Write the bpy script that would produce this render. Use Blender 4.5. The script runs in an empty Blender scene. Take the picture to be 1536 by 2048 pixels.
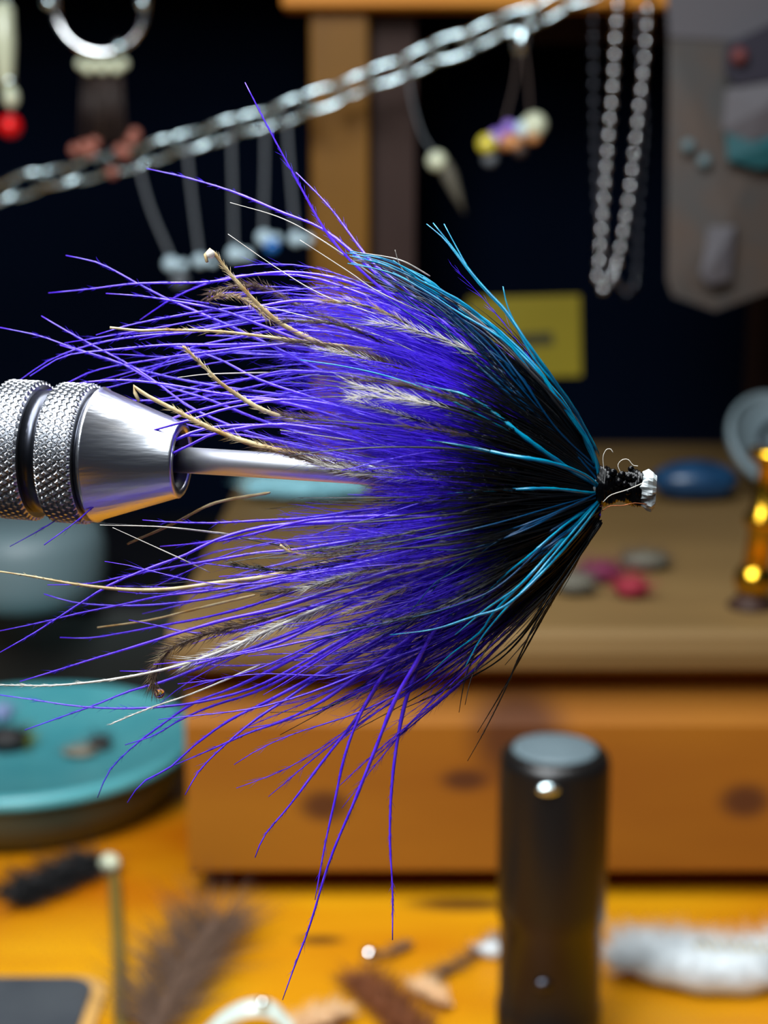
import bpy, math, random
import numpy as np
from mathutils import Vector, Matrix
from math import sin, cos, tan, pi, radians

S = 0.001                                   # everything below is written in millimetres
rng = np.random.default_rng(11)
random.seed(11)
COL = bpy.context.scene.collection
SC = bpy.context.scene

# ------------------------------------------------------------------ camera
F_PX, PITCH = 3075.0, radians(12.0)
CAM = np.array([0.0, 0.0, 224.0])
cd = bpy.data.cameras.new('camera')
cam = bpy.data.objects.new('camera', cd)
COL.objects.link(cam)
cam.location = CAM * S
cam.rotation_euler = (pi / 2 - PITCH, 0, 0)
cd.sensor_fit = 'HORIZONTAL'
cd.sensor_width = 36.0
cd.lens = F_PX / 1536 * 36
cd.clip_start, cd.clip_end = 0.005, 20
cd.dof.use_dof = True
cd.dof.focus_distance = 0.1475
cd.dof.aperture_fstop = cd.lens / 1.95
SC.camera = cam

# ------------------------------------------------------------------ world, lamp, exposure
w = bpy.data.worlds.new('world')
SC.world = w
w.use_nodes = True
w.node_tree.nodes['Background'].inputs[0].default_value = (0.35, 0.55, 1.0, 1)
w.node_tree.nodes['Background'].inputs[1].default_value = 0.02
ld = bpy.data.lights.new('desk_lamp_light', 'AREA')
ld.shape, ld.size, ld.size_y = 'RECTANGLE', 0.26, 0.22
ld.energy = 2.9
ld.color = (0.93, 0.97, 1.0)
lamp = bpy.data.objects.new('desk_lamp_light', ld)
COL.objects.link(lamp)
lamp.location = (-0.12, 0.135, 0.44)
lamp.rotation_euler = (Vector((0.02, 0.26, 0.10)) - Vector(lamp.location)).to_track_quat('-Z', 'Y').to_euler()
l2 = bpy.data.lights.new('front_fill_light', 'AREA')  # added fill above and behind the camera, brightens fly, rod and chain
l2.shape, l2.size, l2.size_y = 'RECTANGLE', 0.45, 0.35
l2.energy = 9.0
l2.color = (0.86, 0.94, 1.0)
lamp2 = bpy.data.objects.new('front_fill_light', l2)
COL.objects.link(lamp2)
lamp2.location = (-0.28, -0.55, 1.05)
lamp2.rotation_euler = (Vector((0.0, 0.3, 0.15)) - Vector(lamp2.location)).to_track_quat('-Z', 'Y').to_euler()
l3 = bpy.data.lights.new('overhead_lamp_light', 'AREA')
l3.shape, l3.size, l3.size_y = 'RECTANGLE', 0.30, 0.20
l3.energy = 2.2
l3.color = (0.93, 0.97, 1.0)
lamp3 = bpy.data.objects.new('overhead_lamp_light', l3)
COL.objects.link(lamp3)
lamp3.location = (-0.02, 0.29, 0.46)
lamp3.rotation_euler = (radians(-14), 0, 0)
SC.view_settings.view_transform = 'Standard'
SC.view_settings.look = 'None'
SC.view_settings.exposure = 0.0
SC.view_settings.gamma = 1.0
SC.view_settings.use_curve_mapping = False
SC.cycles.max_bounces = 8
SC.cycles.sample_clamp_indirect = 4.0

# ------------------------------------------------------------------ pixel helpers (turn a photo pixel into a place)
FW = np.array([0, cos(PITCH), -sin(PITCH)])
UP = np.array([0, sin(PITCH), cos(PITCH)])
RT = np.array([1.0, 0, 0])
def ray(px, py): return FW + RT * (px - 768) / F_PX + UP * (1024 - py) / F_PX
def at(px, py, d): return CAM + d * ray(px, py)
def on_z(px, py, z=0.0):
    r = ray(px, py); return CAM + r * (z - CAM[2]) / r[2]
def on_y(px, py, y):
    r = ray(px, py); return CAM + r * (y / r[1])

# ------------------------------------------------------------------ materials
def lin(c):
    return tuple(((v / 255) / 12.92 if v / 255 <= 0.04045 else ((v / 255 + 0.055) / 1.055) ** 2.4) for v in c)
def mat(name, rgb, rough=0.5, metal=0.0, spec=0.5, trans=0.0, transl=0.0, noise=None, coat=0.0, alpha=None, ior=1.45, bump=None):
    m = bpy.data.materials.new(name); m.use_nodes = True
    nt = m.node_tree; p = nt.nodes['Principled BSDF']
    c = lin(rgb)
    p.inputs['Base Color'].default_value = (*c, 1)
    p.inputs['Roughness'].default_value = rough
    p.inputs['Metallic'].default_value = metal
    p.inputs['Specular IOR Level'].default_value = spec
    p.inputs['Transmission Weight'].default_value = trans
    p.inputs['Coat Weight'].default_value = coat
    p.inputs['IOR'].default_value = ior
    if noise:                                # (other colour, scale per metre, contrast, stretch)
        tc = nt.nodes.new('ShaderNodeNewGeometry'); mp = nt.nodes.new('ShaderNodeMapping')
        mp.inputs['Scale'].default_value = noise[3] if len(noise) > 3 else (1, 1, 1)
        nz = nt.nodes.new('ShaderNodeTexNoise'); nz.inputs['Scale'].default_value = noise[1]
        nz.inputs['Detail'].default_value = 3
        rp = nt.nodes.new('ShaderNodeValToRGB'); k = noise[2]
        rp.color_ramp.elements[0].position, rp.color_ramp.elements[1].position = 0.5 - k, 0.5 + k
        rp.color_ramp.elements[0].color = (*c, 1); rp.color_ramp.elements[1].color = (*lin(noise[0]), 1)
        nt.links.new(tc.outputs['Position'], mp.inputs['Vector']); nt.links.new(mp.outputs[0], nz.inputs['Vector'])
        nt.links.new(nz.outputs['Fac'], rp.inputs[0]); nt.links.new(rp.outputs[0], p.inputs['Base Color'])
    if bump:
        tc = nt.nodes.new('ShaderNodeNewGeometry'); mp = nt.nodes.new('ShaderNodeMapping')
        mp.inputs['Scale'].default_value = bump[2] if len(bump) > 2 else (1, 1, 1)
        nz = nt.nodes.new('ShaderNodeTexNoise'); nz.inputs['Scale'].default_value = bump[0]
        b = nt.nodes.new('ShaderNodeBump'); b.inputs['Strength'].default_value = bump[1]; b.inputs['Distance'].default_value = 0.0003
        nt.links.new(tc.outputs['Position'], mp.inputs['Vector']); nt.links.new(mp.outputs[0], nz.inputs['Vector'])
        nt.links.new(nz.outputs['Fac'], b.inputs['Height']); nt.links.new(b.outputs[0], p.inputs['Normal'])
    if transl:
        out = nt.nodes['Material Output']; tl = nt.nodes.new('ShaderNodeBsdfTranslucent'); mx = nt.nodes.new('ShaderNodeMixShader')
        tl.inputs[0].default_value = (*c, 1); mx.inputs[0].default_value = transl
        nt.links.new(p.outputs[0], mx.inputs[1]); nt.links.new(tl.outputs[0], mx.inputs[2]); nt.links.new(mx.outputs[0], out.inputs[0])
    if alpha is not None: p.inputs['Alpha'].default_value = alpha
    return m
def wood(name, a, b, scale, stretch, rough=0.45, knots=()):
    """wood grain between two colours; knots are (place in mm, radius in mm)"""
    m = mat(name, a, rough, spec=0.25, noise=(b, scale, 0.22, stretch))
    nt = m.node_tree; p = nt.nodes['Principled BSDF']
    src = p.inputs['Base Color'].links[0].from_socket
    g = nt.nodes.new('ShaderNodeNewGeometry')
    for (c, r, sx) in knots:
        mp = nt.nodes.new('ShaderNodeVectorMath'); mp.operation = 'SUBTRACT'; mp.inputs[1].default_value = tuple(np.array(c) * S)
        sc = nt.nodes.new('ShaderNodeVectorMath'); sc.operation = 'MULTIPLY'; sc.inputs[1].default_value = sx
        ln = nt.nodes.new('ShaderNodeVectorMath'); ln.operation = 'LENGTH'
        mr = nt.nodes.new('ShaderNodeMapRange'); mr.interpolation_type = 'SMOOTHSTEP'
        mr.inputs[1].default_value = r * 0.4 * S; mr.inputs[2].default_value = r * 1.3 * S; mr.inputs[3].default_value = 0.85; mr.inputs[4].default_value = 0.0
        mx = nt.nodes.new('ShaderNodeMixRGB'); mx.inputs[2].default_value = (*lin((62, 30, 16)), 1)
        nt.links.new(g.outputs['Position'], mp.inputs[0]); nt.links.new(mp.outputs[0], sc.inputs[0]); nt.links.new(sc.outputs[0], ln.inputs[0])
        nt.links.new(ln.outputs['Value'], mr.inputs[0]); nt.links.new(mr.outputs[0], mx.inputs[0]); nt.links.new(src, mx.inputs[1])
        src = mx.outputs[0]
    nt.links.new(src, p.inputs['Base Color'])
    return m

M = {}
M['steel'] = mat('brushed_steel', (205, 207, 212), 0.3, 1.0, bump=(1500, 0.15, (0.05, 1, 1)))
M['rod'] = mat('satin_steel_rod', (225, 228, 232), 0.42, 1.0)
M['steel_knurl'] = mat('knurled_steel', (180, 182, 186), 0.3, 1.0)
M['steel_dark'] = mat('dark_steel', (70, 72, 80), 0.3, 1.0)
M['black_metal'] = mat('black_metal', (14, 14, 16), 0.35)
M['silver'] = mat('silver', (222, 244, 248), 0.25, 1.0)
M['silver_soft'] = mat('soft_silver', (240, 243, 244), 0.09, 1.0)
M['brass'] = mat('brass', (215, 165, 45), 0.22, 1.0)
M['purple'] = mat('purple_dye', (80, 34, 232), 0.3, spec=1.0, transl=0.25, noise=((112, 66, 246), 700, 0.2))
M['purple_soft'] = mat('purple_down', (74, 26, 226), 0.5, spec=0.35, transl=0.4)
M['black_fib'] = mat('black_hackle', (7, 8, 11), 0.35, spec=0.5)
M['grey_fib'] = mat('grey_hackle', (52, 52, 54), 0.35, spec=0.7, transl=0.15)
M['teal'] = mat('teal_dye', (0, 118, 165), 0.25, spec=0.9, transl=0.3, noise=((0, 158, 190), 700, 0.2))
M['teal_deep'] = mat('deep_teal_dye', (0, 60, 100), 0.3, spec=0.6, transl=0.25)
M['cream'] = mat('cream_quill', (205, 190, 150), 0.4, transl=0.2, noise=((160, 120, 60), 500, 0.2))
M['white_barb'] = mat('white_barb', (225, 220, 210), 0.45, transl=0.3)
M['brown_fib'] = mat('brown_barb', (88, 66, 56), 0.45, transl=0.2)
M['head'] = mat('lacquered_thread', (3, 3, 4), 0.2, spec=0.14)
M['tube_white'] = mat('white_plastic_tube', (190, 197, 198), 0.3, transl=0.25)
M['copper'] = mat('copper_wire', (150, 90, 60), 0.3, 1.0)
M['glue'] = mat('clear_glue', (250, 250, 250), 0.03, trans=1.0)

# ------------------------------------------------------------------ mesh building
class MB:
    def __init__(s): s.v = []; s.f = []; s.n = 0
    def add(s, V, Fs):
        V = np.asarray(V, float)
        s.v.append(V); s.f.extend([tuple(i + s.n for i in f) for f in Fs]); s.n += len(V); return s
    def tube(s, P, R, k=6, cap=True):
        P = np.asarray(P, float); n = len(P)
        R = np.broadcast_to(np.asarray(R, float), (n,))
        T = np.gradient(P, axis=0); T /= np.linalg.norm(T, axis=1)[:, None] + 1e-12
        a = np.array([0, 0, 1.0]) if abs(T[0][2]) < 0.9 else np.array([1.0, 0, 0])
        N = np.cross(T[0], a); N /= np.linalg.norm(N)
        V = []
        an = np.arange(k) * 2 * pi / k
        for i in range(n):
            N = N - T[i] * N.dot(T[i]); N /= np.linalg.norm(N) + 1e-12
            B = np.cross(T[i], N)
            V.append(P[i] + R[i] * (np.cos(an)[:, None] * N + np.sin(an)[:, None] * B))
        V = np.concatenate(V)
        Fs = [(i * k + j, i * k + (j + 1) % k, (i + 1) * k + (j + 1) % k, (i + 1) * k + j) for i in range(n - 1) for j in range(k)]
        if cap:
            Fs.append(tuple(range(k - 1, -1, -1))); Fs.append(tuple((n - 1) * k + j for j in range(k)))
        return s.add(V, Fs)
    def lathe(s, prof, o=(0, 0, 0), ax=(0, 0, 1), k=48, closed=False, rfun=None):
        """prof: list of (radius, height along ax)"""
        ax = np.asarray(ax, float); ax /= np.linalg.norm(ax)
        a = np.array([0, 0, 1.0]) if abs(ax[2]) < 0.9 else np.array([1.0, 0, 0])
        N = np.cross(ax, a); N /= np.linalg.norm(N); B = np.cross(ax, N)
        an = np.arange(k) * 2 * pi / k
        V = []
        for (r, h) in prof:
            rr = np.full(k, r, float) if rfun is None else rfun(r, h, an)
            V.append(np.asarray(o) + h * ax + rr[:, None] * (np.cos(an)[:, None] * N + np.sin(an)[:, None] * B))
        n = len(prof)
        Fs = [(i * k + j, i * k + (j + 1) % k, (i + 1) * k + (j + 1) % k, (i + 1) * k + j) for i in range(n - 1) for j in range(k)]
        if closed: Fs += [((n - 1) * k + j, (n - 1) * k + (j + 1) % k, (j + 1) % k, j) for j in range(k)]
        else:
            Fs.append(tuple(range(k - 1, -1, -1))); Fs.append(tuple((n - 1) * k + j for j in range(k)))
        return s.add(np.concatenate(V), Fs)
    def box(s, lo, hi, bev=0.0):
        x0, y0, z0 = lo; x1, y1, z1 = hi
        if bev <= 0:
            V = [(x, y, z) for z in (z0, z1) for y in (y0, y1) for x in (x0, x1)]
            return s.add(V, [(0, 2, 3, 1), (4, 5, 7, 6), (0, 1, 5, 4), (2, 6, 7, 3), (0, 4, 6, 2), (1, 3, 7, 5)])
        b = bev; V = []; idx = {}
        for sx in (0, 1):
            for sy in (0, 1):
                for sz in (0, 1):
                    c = [(x0, x1)[sx], (y0, y1)[sy], (z0, z1)[sz]]; i = [(1, -1)[sx] * b, (1, -1)[sy] * b, (1, -1)[sz] * b]
                    for ax in range(3):
                        p = [c[k] + (0 if k == ax else i[k]) for k in range(3)]
                        idx[(sx, sy, sz, ax)] = len(V); V.append(p)
        g = lambda *a: idx[a]
        Fs = []
        for ax in range(3):
            o1, o2 = [(1, 2), (0, 2), (0, 1)][ax]
            for sd in (0, 1):
                q = []
                for (u, v) in ((0, 0), (1, 0), (1, 1), (0, 1)):
                    k = [0, 0, 0]; k[ax] = sd; k[o1] = u; k[o2] = v; q.append(g(*k, ax))
                Fs.append(tuple(q))
        for ax in range(3):
            o1, o2 = [(1, 2), (0, 2), (0, 1)][ax]
            for u in (0, 1):
                for v in (0, 1):
                    k0 = [0, 0, 0]; k0[o1] = u; k0[o2] = v; k1 = list(k0); k1[ax] = 1
                    Fs.append((g(*k0, o1), g(*k1, o1), g(*k1, o2), g(*k0, o2)))
        for sx in (0, 1):
            for sy in (0, 1):
                for sz in (0, 1): Fs.append((g(sx, sy, sz, 0), g(sx, sy, sz, 1), g(sx, sy, sz, 2)))
        return s.add(V, Fs)
    def ball(s, c, r, k=16, n=10, sq=(1, 1, 1), bump=0.0):
        V = []; c = np.asarray(c, float)
        for i in range(n + 1):
            t = pi * i / n
            for j in range(k):
                a = 2 * pi * j / k
                q = r * (1 + bump * (random.random() - 0.5))
                V.append(c + q * np.array([sin(t) * cos(a) * sq[0], sin(t) * sin(a) * sq[1], cos(t) * sq[2]]))
        for j in range(1, k): V[j] = V[0]; V[n * k + j] = V[n * k]
        Fs = [(i * k + j, (i + 1) * k + j, (i + 1) * k + (j + 1) % k, i * k + (j + 1) % k) for i in range(n) for j in range(k)]
        return s.add(V, Fs)
    def hairs(s, P, D, L, R, bend=None):
        """many three-sided hairs at once: roots P, directions D, lengths L, radii R, tip bend vectors"""
        n = len(P)
        D = D / (np.linalg.norm(D, axis=1)[:, None] + 1e-12)
        a = np.where(np.abs(D[:, 2:3]) < 0.9, np.array([[0, 0, 1.0]]), np.array([[1.0, 0, 0]]))
        N = np.cross(D, a); N /= np.linalg.norm(N, axis=1)[:, None]; B = np.cross(D, N)
        L = np.broadcast_to(L, (n,))[:, None]; R = np.broadcast_to(R, (n,))[:, None]
        if bend is None: bend = np.zeros((n, 3))
        rings = []
        for t, rr in ((0, 1.0), (0.5, 0.8)):
            c = P + D * L * t + bend * t * t
            for j in range(3):
                rings.append(c + R * rr * (cos(2 * pi * j / 3) * N + sin(2 * pi * j / 3) * B))
        rings.append(P + D * L + bend)
        V = np.stack(rings, 1).reshape(-1, 3)
        base = (np.arange(n) * 7)[:, None, None]
        q = np.array([[0, 1, 4, 3], [1, 2, 5, 4], [2, 0, 3, 5]]); t3 = np.array([[3, 4, 6], [4, 5, 6], [5, 3, 6]])
        Fs = [tuple(f) for f in (base + q).reshape(-1, 4).tolist()] + [tuple(f) for f in (base + t3).reshape(-1, 3).tolist()]
        return s.add(V, Fs)
    def build(s, name, material, parent=None, smooth=True, kind=None):
        V = np.concatenate(s.v) * S
        o = bpy.data.objects.new(name, bpy.data.meshes.new(name))
        if parent is not None:
            org = np.zeros(3); q = parent
            while q is not None: org += np.array(q.location); q = q.parent
            V = V - org
        o.data.from_pydata(V.tolist(), [], s.f)
        if smooth: o.data.polygons.foreach_set('use_smooth', [True] * len(o.data.polygons))
        o.data.materials.append(material); o.data.update()
        COL.objects.link(o)
        if parent is not None: o.parent = parent
        if kind: o['kind'] = kind
        return o
def thing(name, label, cat, loc=(0, 0, 0), group=None):
    o = bpy.data.objects.new(name, None); COL.objects.link(o)
    o.location = np.asarray(loc, float) * S; o.empty_display_size = 0.005
    return tag(o, label, cat, group)
def tag(o, label, cat, group=None):
    o['label'] = label; o['category'] = cat
    if group: o['group'] = group
    return o
def struct(o): o['kind'] = 'structure'; return o
def spline(P, n):
    """Catmull-Rom through P, n samples, roughly even in length"""
    P = np.asarray(P, float)
    Q = np.vstack([2 * P[0] - P[1], P, 2 * P[-1] - P[-2]])
    out = []
    m = 12
    for i in range(len(P) - 1):
        p0, p1, p2, p3 = Q[i:i + 4]
        for t in np.arange(m) / m:
            out.append(0.5 * ((2 * p1) + (-p0 + p2) * t + (2 * p0 - 5 * p1 + 4 * p2 - p3) * t * t + (-p0 + 3 * p1 - 3 * p2 + p3) * t ** 3))
    out.append(P[-1]); out = np.array(out)
    d = np.concatenate([[0], np.cumsum(np.linalg.norm(np.diff(out, axis=0), axis=1))])
    u = np.linspace(0, d[-1], n)
    return np.stack([np.interp(u, d, out[:, i]) for i in range(out.shape[1])], 1)

# ================================================================== SETTING
LEDGE_Z, LEDGE_Y, DRAWER_Y, UNIT_X0, UNIT_X1, BACK_Y = 91.0, 450.0, 454.0, -64.0, 200.0, 800.0
RACK_Y = 690.0
wall = MB().box((-900, 1100, -700), (900, 1120, 900)).build('wall_back', mat('dark_blue_wall', (10, 14, 22), 0.9)); struct(wall)
floor = MB().box((-900, -600, -720), (900, 1120, -700)).build('floor', mat('dark_floor', (40, 32, 26), 0.8)); struct(floor)

# tying table
kt = [(on_z(930, 1808), 9, (0.45, 1.5, 1)), (on_z(640, 1880), 4, (0.5, 1.2, 1))]
M['table'] = wood('golden_pine_table', (160, 82, 2), (204, 146, 14), 17, (0.35, 1.0, 1), 0.4, kt)
table = thing('table', 'golden pine table top under everything', 'table', (0, 320, 0))
MB().box((-420, -220, -24), (420, 900, 0), 2).build('table_top', M['table'], table, False)
for sx in (-1, 1):
    for yy in (-180, 860):
        MB().box((sx * 385 - 25, yy - 25, -700), (sx * 385 + 25, yy + 25, -24), 3).build('leg', M['table'], table, False)

# wooden organizer with drawer, ledge and rack above
kd = [(on_y(1035, 1465, DRAWER_Y), 16, (1, 1, 0.9)), (on_y(1110, 1545, DRAWER_Y), 12, (1, 1, 1)), (on_y(650, 1612, DRAWER_Y), 7, (0.8, 1, 1.2)), (on_y(1490, 1602, DRAWER_Y), 7, (0.8, 1, 1.1)), (on_y(930, 1560, DRAWER_Y), 5, (0.6, 1, 1.2))]
M['drawer'] = wood('amber_pine_drawer', (124, 70, 9), (142, 88, 14), 22, (0.3, 1, 1.2), 0.7, kd)
M['ledge'] = wood('amber_pine_ledge', (96, 74, 42), (112, 88, 52), 25, (0.3, 1, 1), 0.65)
M['post'] = wood('amber_pine_post', (98, 64, 8), (120, 80, 12), 25, (1, 1, 0.3), 0.5)
M['rail'] = wood('bright_pine_rail', (190, 120, 36), (206, 138, 48), 25, (0.3, 1, 1), 0.5)
M['dark_wood'] = wood('brown_shaded_wood', (44, 27, 22), (54, 34, 25), 25, (1, 1, 0.3), 0.6)  # pine in shade, the shade put into a darker brown
M['navy'] = mat('dark_navy_backing', (2, 7, 20), 0.9, spec=0.03)
org = thing('desk_organizer', 'pine desk organizer with wide drawer, ledge and dark open rack behind', 'organizer', ((UNIT_X0 + UNIT_X1) / 2, 600, 0))
lp = [(LEDGE_Y + 3.5, LEDGE_Z), (LEDGE_Y + 1, LEDGE_Z - 2), (LEDGE_Y, LEDGE_Z - 7), (LEDGE_Y + 1, LEDGE_Z - 12), (LEDGE_Y + 3.5, LEDGE_Z - 14)]
pr = [(LEDGE_Y + 8, LEDGE_Z)] + lp + [(BACK_Y, LEDGE_Z - 14), (BACK_Y, LEDGE_Z)]
b = MB(); n = len(pr)
b.add([(x, y, z) for x in (UNIT_X0 - 2, UNIT_X1) for (y, z) in pr], [tuple(range(n))[::-1], tuple(range(n, 2 * n))] + [(i, (i + 1) % n, n + (i + 1) % n, n + i) for i in range(n)])
b.build('ledge_board', M['ledge'], org, False)
# drawer: bevelled front panel
dz0, dz1 = 10.3, 72.5
pr = [(DRAWER_Y, dz0 + 1), (DRAWER_Y, dz1 - 13), (DRAWER_Y + 11, dz1 - 2), (DRAWER_Y + 13, dz1), (DRAWER_Y + 22, dz1), (DRAWER_Y + 22, dz0), (DRAWER_Y + 1, dz0)]
b = MB(); n = len(pr)
b.add([(x, y, z) for x in (UNIT_X0 + 2, UNIT_X1 - 12) for (y, z) in pr], [tuple(range(n))[::-1], tuple(range(n, 2 * n))] + [(i, (i + 1) % n, n + (i + 1) % n, n + i) for i in range(n)])
b.build('drawer', M['drawer'], org, False)
MB().box((UNIT_X0, 474, 0), (UNIT_X0 + 1.9, BACK_Y, LEDGE_Z - 14)).build('side_panel', M['ledge'], org, False)
MB().box((UNIT_X1 - 10, 474, 0), (UNIT_X1, BACK_Y, LEDGE_Z - 14)).build('side_panel', M['ledge'], org, False)
MB().box((UNIT_X0 + 2, 490, 0.2), (UNIT_X1 - 10, 496, 76)).build('inner_panel', M['dark_wood'], org, False)
px0, px1 = on_y(622, 400, RACK_Y)[0], on_y(738, 400, RACK_Y)[0]
TOPZ = on_y(700, 14, RACK_Y - 10)[2]
MB().box((px0, RACK_Y, LEDGE_Z), (px1, RACK_Y + 22, TOPZ), 1).build('post', M['post'], org, False)
MB().box((px1 + 0.1, RACK_Y + 12, LEDGE_Z), (on_y(832, 400, RACK_Y)[0], BACK_Y, TOPZ), 0.5).build('shaded_post_side', M['dark_wood'], org, False)  # side of the post, its shade put into the dark colour
MB().box((on_y(566, 5, RACK_Y)[0], RACK_Y - 10, TOPZ), (UNIT_X1, RACK_Y + 14, TOPZ + 26), 1).build('top_rail', M['rail'], org, False)
MB().box((on_y(1045, 80, RACK_Y + 60)[0], RACK_Y + 55, on_y(1100, 86, RACK_Y + 60)[2]), (UNIT_X1, RACK_Y + 67, TOPZ + 26)).build('inner_rail', M['dark_wood'], org, False)  # rail in shade, darkened by its colour
MB().box((-250, RACK_Y - 10, TOPZ + 26.1), (UNIT_X1, BACK_Y + 6, TOPZ + 38), 1).build('roof_board', M['post'], org, False)
MB().box((-250, BACK_Y, 0), (UNIT_X1, BACK_Y + 6, TOPZ + 26)).build('back_panel', M['navy'], org, False)
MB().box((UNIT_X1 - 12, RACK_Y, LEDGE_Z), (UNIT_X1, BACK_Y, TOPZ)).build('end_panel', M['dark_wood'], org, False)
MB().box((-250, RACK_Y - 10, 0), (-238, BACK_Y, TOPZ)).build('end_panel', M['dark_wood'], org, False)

# ================================================================== VISE
AX_A, AX_B = at(0, 897, 156.0), at(1310, 979, 145.5)        # axis through collet, mandrel and fly
AX = (AX_B - AX_A) / np.linalg.norm(AX_B - AX_A)
def axp(px):                                                # point of the axis seen at pixel column px
    lo, hi = -0.6, 1.2
    for _ in range(50):
        m_ = (lo + hi) / 2; P = AX_A + (AX_B - AX_A) * m_; r = P - CAM
        c = 768 + F_PX * r.dot(RT) / r.dot(FW)
        if c < px: lo = m_
        else: hi = m_
    return P
def axs(px): return (axp(px) - AX_A).dot(AX)
vise = thing('fly_tying_vise', 'steel rotary tying vise with knurled tapered collet gripping the mandrel', 'vise', (axp(-700)[0], AX_A[1] + 4, 0))
k_ = 154 / F_PX                                             # mm per pixel at the collet
R0 = 139 * k_
MB().lathe([(3.0, axs(356)), (3.0, axs(362) + .1), (74 * k_, axs(362) + .1), (77 * k_, axs(361)), (77 * k_, axs(358)), (R0 - .35, axs(206)), (R0 - .15, axs(203)), (R0 - .7, axs(199)), (R0 - .7, axs(196)), (3.0, axs(196))], AX_A, AX, 96, True).build('collet_nose', M['steel'], vise)
MB().lathe([(3.0, axs(300)), (3.02, axs(300)), (3.02, axs(361)), (2.98, axs(361))], AX_A, AX, 48, True).build('bore', M['black_metal'], vise)
def knurl(r, h, an):
    a, bb = 52, 1.54
    u = an * a / (2 * pi)
    s1 = np.abs(((u + h * bb * .52) % 1) * 2 - 1); s2 = np.abs(((u - h * bb * .52) % 1) * 2 - 1)
    return r - 0.36 * np.clip(1.0 - np.minimum(s1, s2) * 1.7, 0, 1)
for (a, b_) in ((16, 84), (118, 188)):
    h0, h1 = axs(a), axs(b_)
    hs = np.linspace(h0 + .2, h1 - .2, 40)
    MB().lathe([(R0 - 1.2, h0), (R0 - .25, h0)] + [(R0 + .12, h) for h in hs] + [(R0 - .25, h1), (R0 - 1.2, h1)], AX_A, AX, 624, False,
               lambda r, h, an: knurl(r, h, an) if r > R0 else np.full(len(an), r)).build('knurled_band', M['steel_knurl'], vise, False)
for (a, b_, dr) in ((84.2, 117.8, .75), (188.2, 195.8, .75)):
    MB().lathe([(R0 - dr, axs(a)), (R0 - dr, axs(b_))], AX_A, AX, 96).build('groove_ring', M['steel_dark'], vise)
MB().lathe([(R0 - 1.5, axs(-60)), (R0 - 1.5, axs(15.5))], AX_A, AX, 64).build('collar', M['black_metal'], vise)
MB().lathe([(5.2, axs(-60)), (5.2, axs(-900))], AX_A, AX, 48).build('arbor', M['steel'], vise)
b = MB(); q = axp(-700)
b.lathe([(4, 6), (4, q[2] - 8), (8, q[2] - 8), (8, q[2] + 8), (4, q[2] + 8)], (q[0], q[1], 0), (0, 0, 1), 32).build('stem', M['steel_dark'], vise)
MB().lathe([(38, 1.6), (40, 3), (40, 6.5), (38, 7.8), (6, 7.8)], (q[0], q[1], 0), (0, 0, 1), 48).build('base', M['black_metal'], vise)
M['mat'] = mat('charcoal_mat', (34, 36, 40), .7)
tag(MB().box((-240, -205, 0.05), (190, 215, 1.5), .4).build('reflection_mat', M['mat'], None, False), 'charcoal mat added out of view to darken reflections in the vise steel', 'mat')  # unseen mat, added to keep the table's orange out of the steel
RM = 26 * 153 / F_PX
MB().lathe([(RM, axs(300)), (RM, axs(870)), (RM * .5, axs(890))], AX_A, AX, 40).build('mandrel', M['rod'], vise)

# ================================================================== FLY
fly = thing('tube_fly', 'purple and black feathered tube fly with teal strands held on the mandrel', 'fishing fly', axp(1205))
def D(px, off=0.0):                                         # depth of the fly's own plane at a pixel column
    return 152.5 - 7.0 * (px - 370) / 940 + off
def fpath(pts, off0=0.0, off1=0.0, n=26, root=True, wob=0.0):
    """photo pixels, tip first -> 3-D path from the head to the tip; depth offset goes from 0 at the head through off0 to off1"""
    pts = list(pts)[::-1]
    if root and pts[0][0] < 1185: pts = [(1206 + rng.uniform(-6, 6), np.clip(983 + (pts[0][1] - 983) * .09, 945, 1022) + rng.uniform(-8, 8))] + pts
    d2 = spline(np.array(pts, float), n)
    t = np.linspace(0, 1, n)
    off = np.where(t < .5, off0 * np.sin(t * pi), off0 + (off1 - off0) * (t - .5) * 2)
    ph = rng.uniform(0, 6, 2)
    if wob:
        d2[:, 1] += wob * t * np.sin(t * rng.uniform(5, 14) + ph[0]); d2[:, 0] += wob * .3 * t * np.sin(t * 9 + ph[1])
    return np.array([at(x, y, D(x, o)) for (x, y), o in zip(d2, off)])
BARB = {k: [[], [], [], [], []] for k in ('purple', 'black', 'cream', 'white', 'brown', 'teal')}
def barbs(kind, P, t0, t1, cnt, L, R, spread=0.5, side=None):
    """queue fine barbules along path P between t0 and t1"""
    n = len(P); T = np.gradient(P, axis=0); T /= np.linalg.norm(T, axis=1)[:, None]
    t = rng.uniform(t0, t1, cnt) * (n - 1); i = t.astype(int).clip(0, n - 2); fr = (t - i)[:, None]
    p = P[i] * (1 - fr) + P[i + 1] * fr
    rv = rng.normal(size=(cnt, 3))
    if side is not None: rv = rv * .25 + np.where(rng.random(cnt) < side[1], 1.0, -1.0)[:, None] * np.asarray(side[0])
    tv = T[i]; rv -= tv * (rv * tv).sum(1)[:, None]; rv /= np.linalg.norm(rv, axis=1)[:, None]
    d = tv + rv * spread * rng.uniform(.5, 1.3, cnt)[:, None]
    q = BARB[kind]
    l = L * rng.uniform(.5, 1.2, cnt)
    q[0].append(p); q[1].append(d); q[2].append(l); q[3].append(np.full(cnt, R)); q[4].append(rng.normal(size=(cnt, 3)) * .12 * l[:, None] + tv * .2 * l[:, None])
def herl(name, material, P, r0, r1, k=5, rough=.12, taper=1.5, label=None):
    n = len(P); t = np.linspace(0, 1, n)
    R = r1 + (r0 - r1) * (1 - t ** taper)
    R = R * (.8 if 'quill' in name else 1) * (1 + rough * rng.uniform(-1, 1, n)); R[0] *= .6
    o = MB().tube(P, R, k).build(name, material, fly)
    if label: o['label'] = label
    return o

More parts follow.
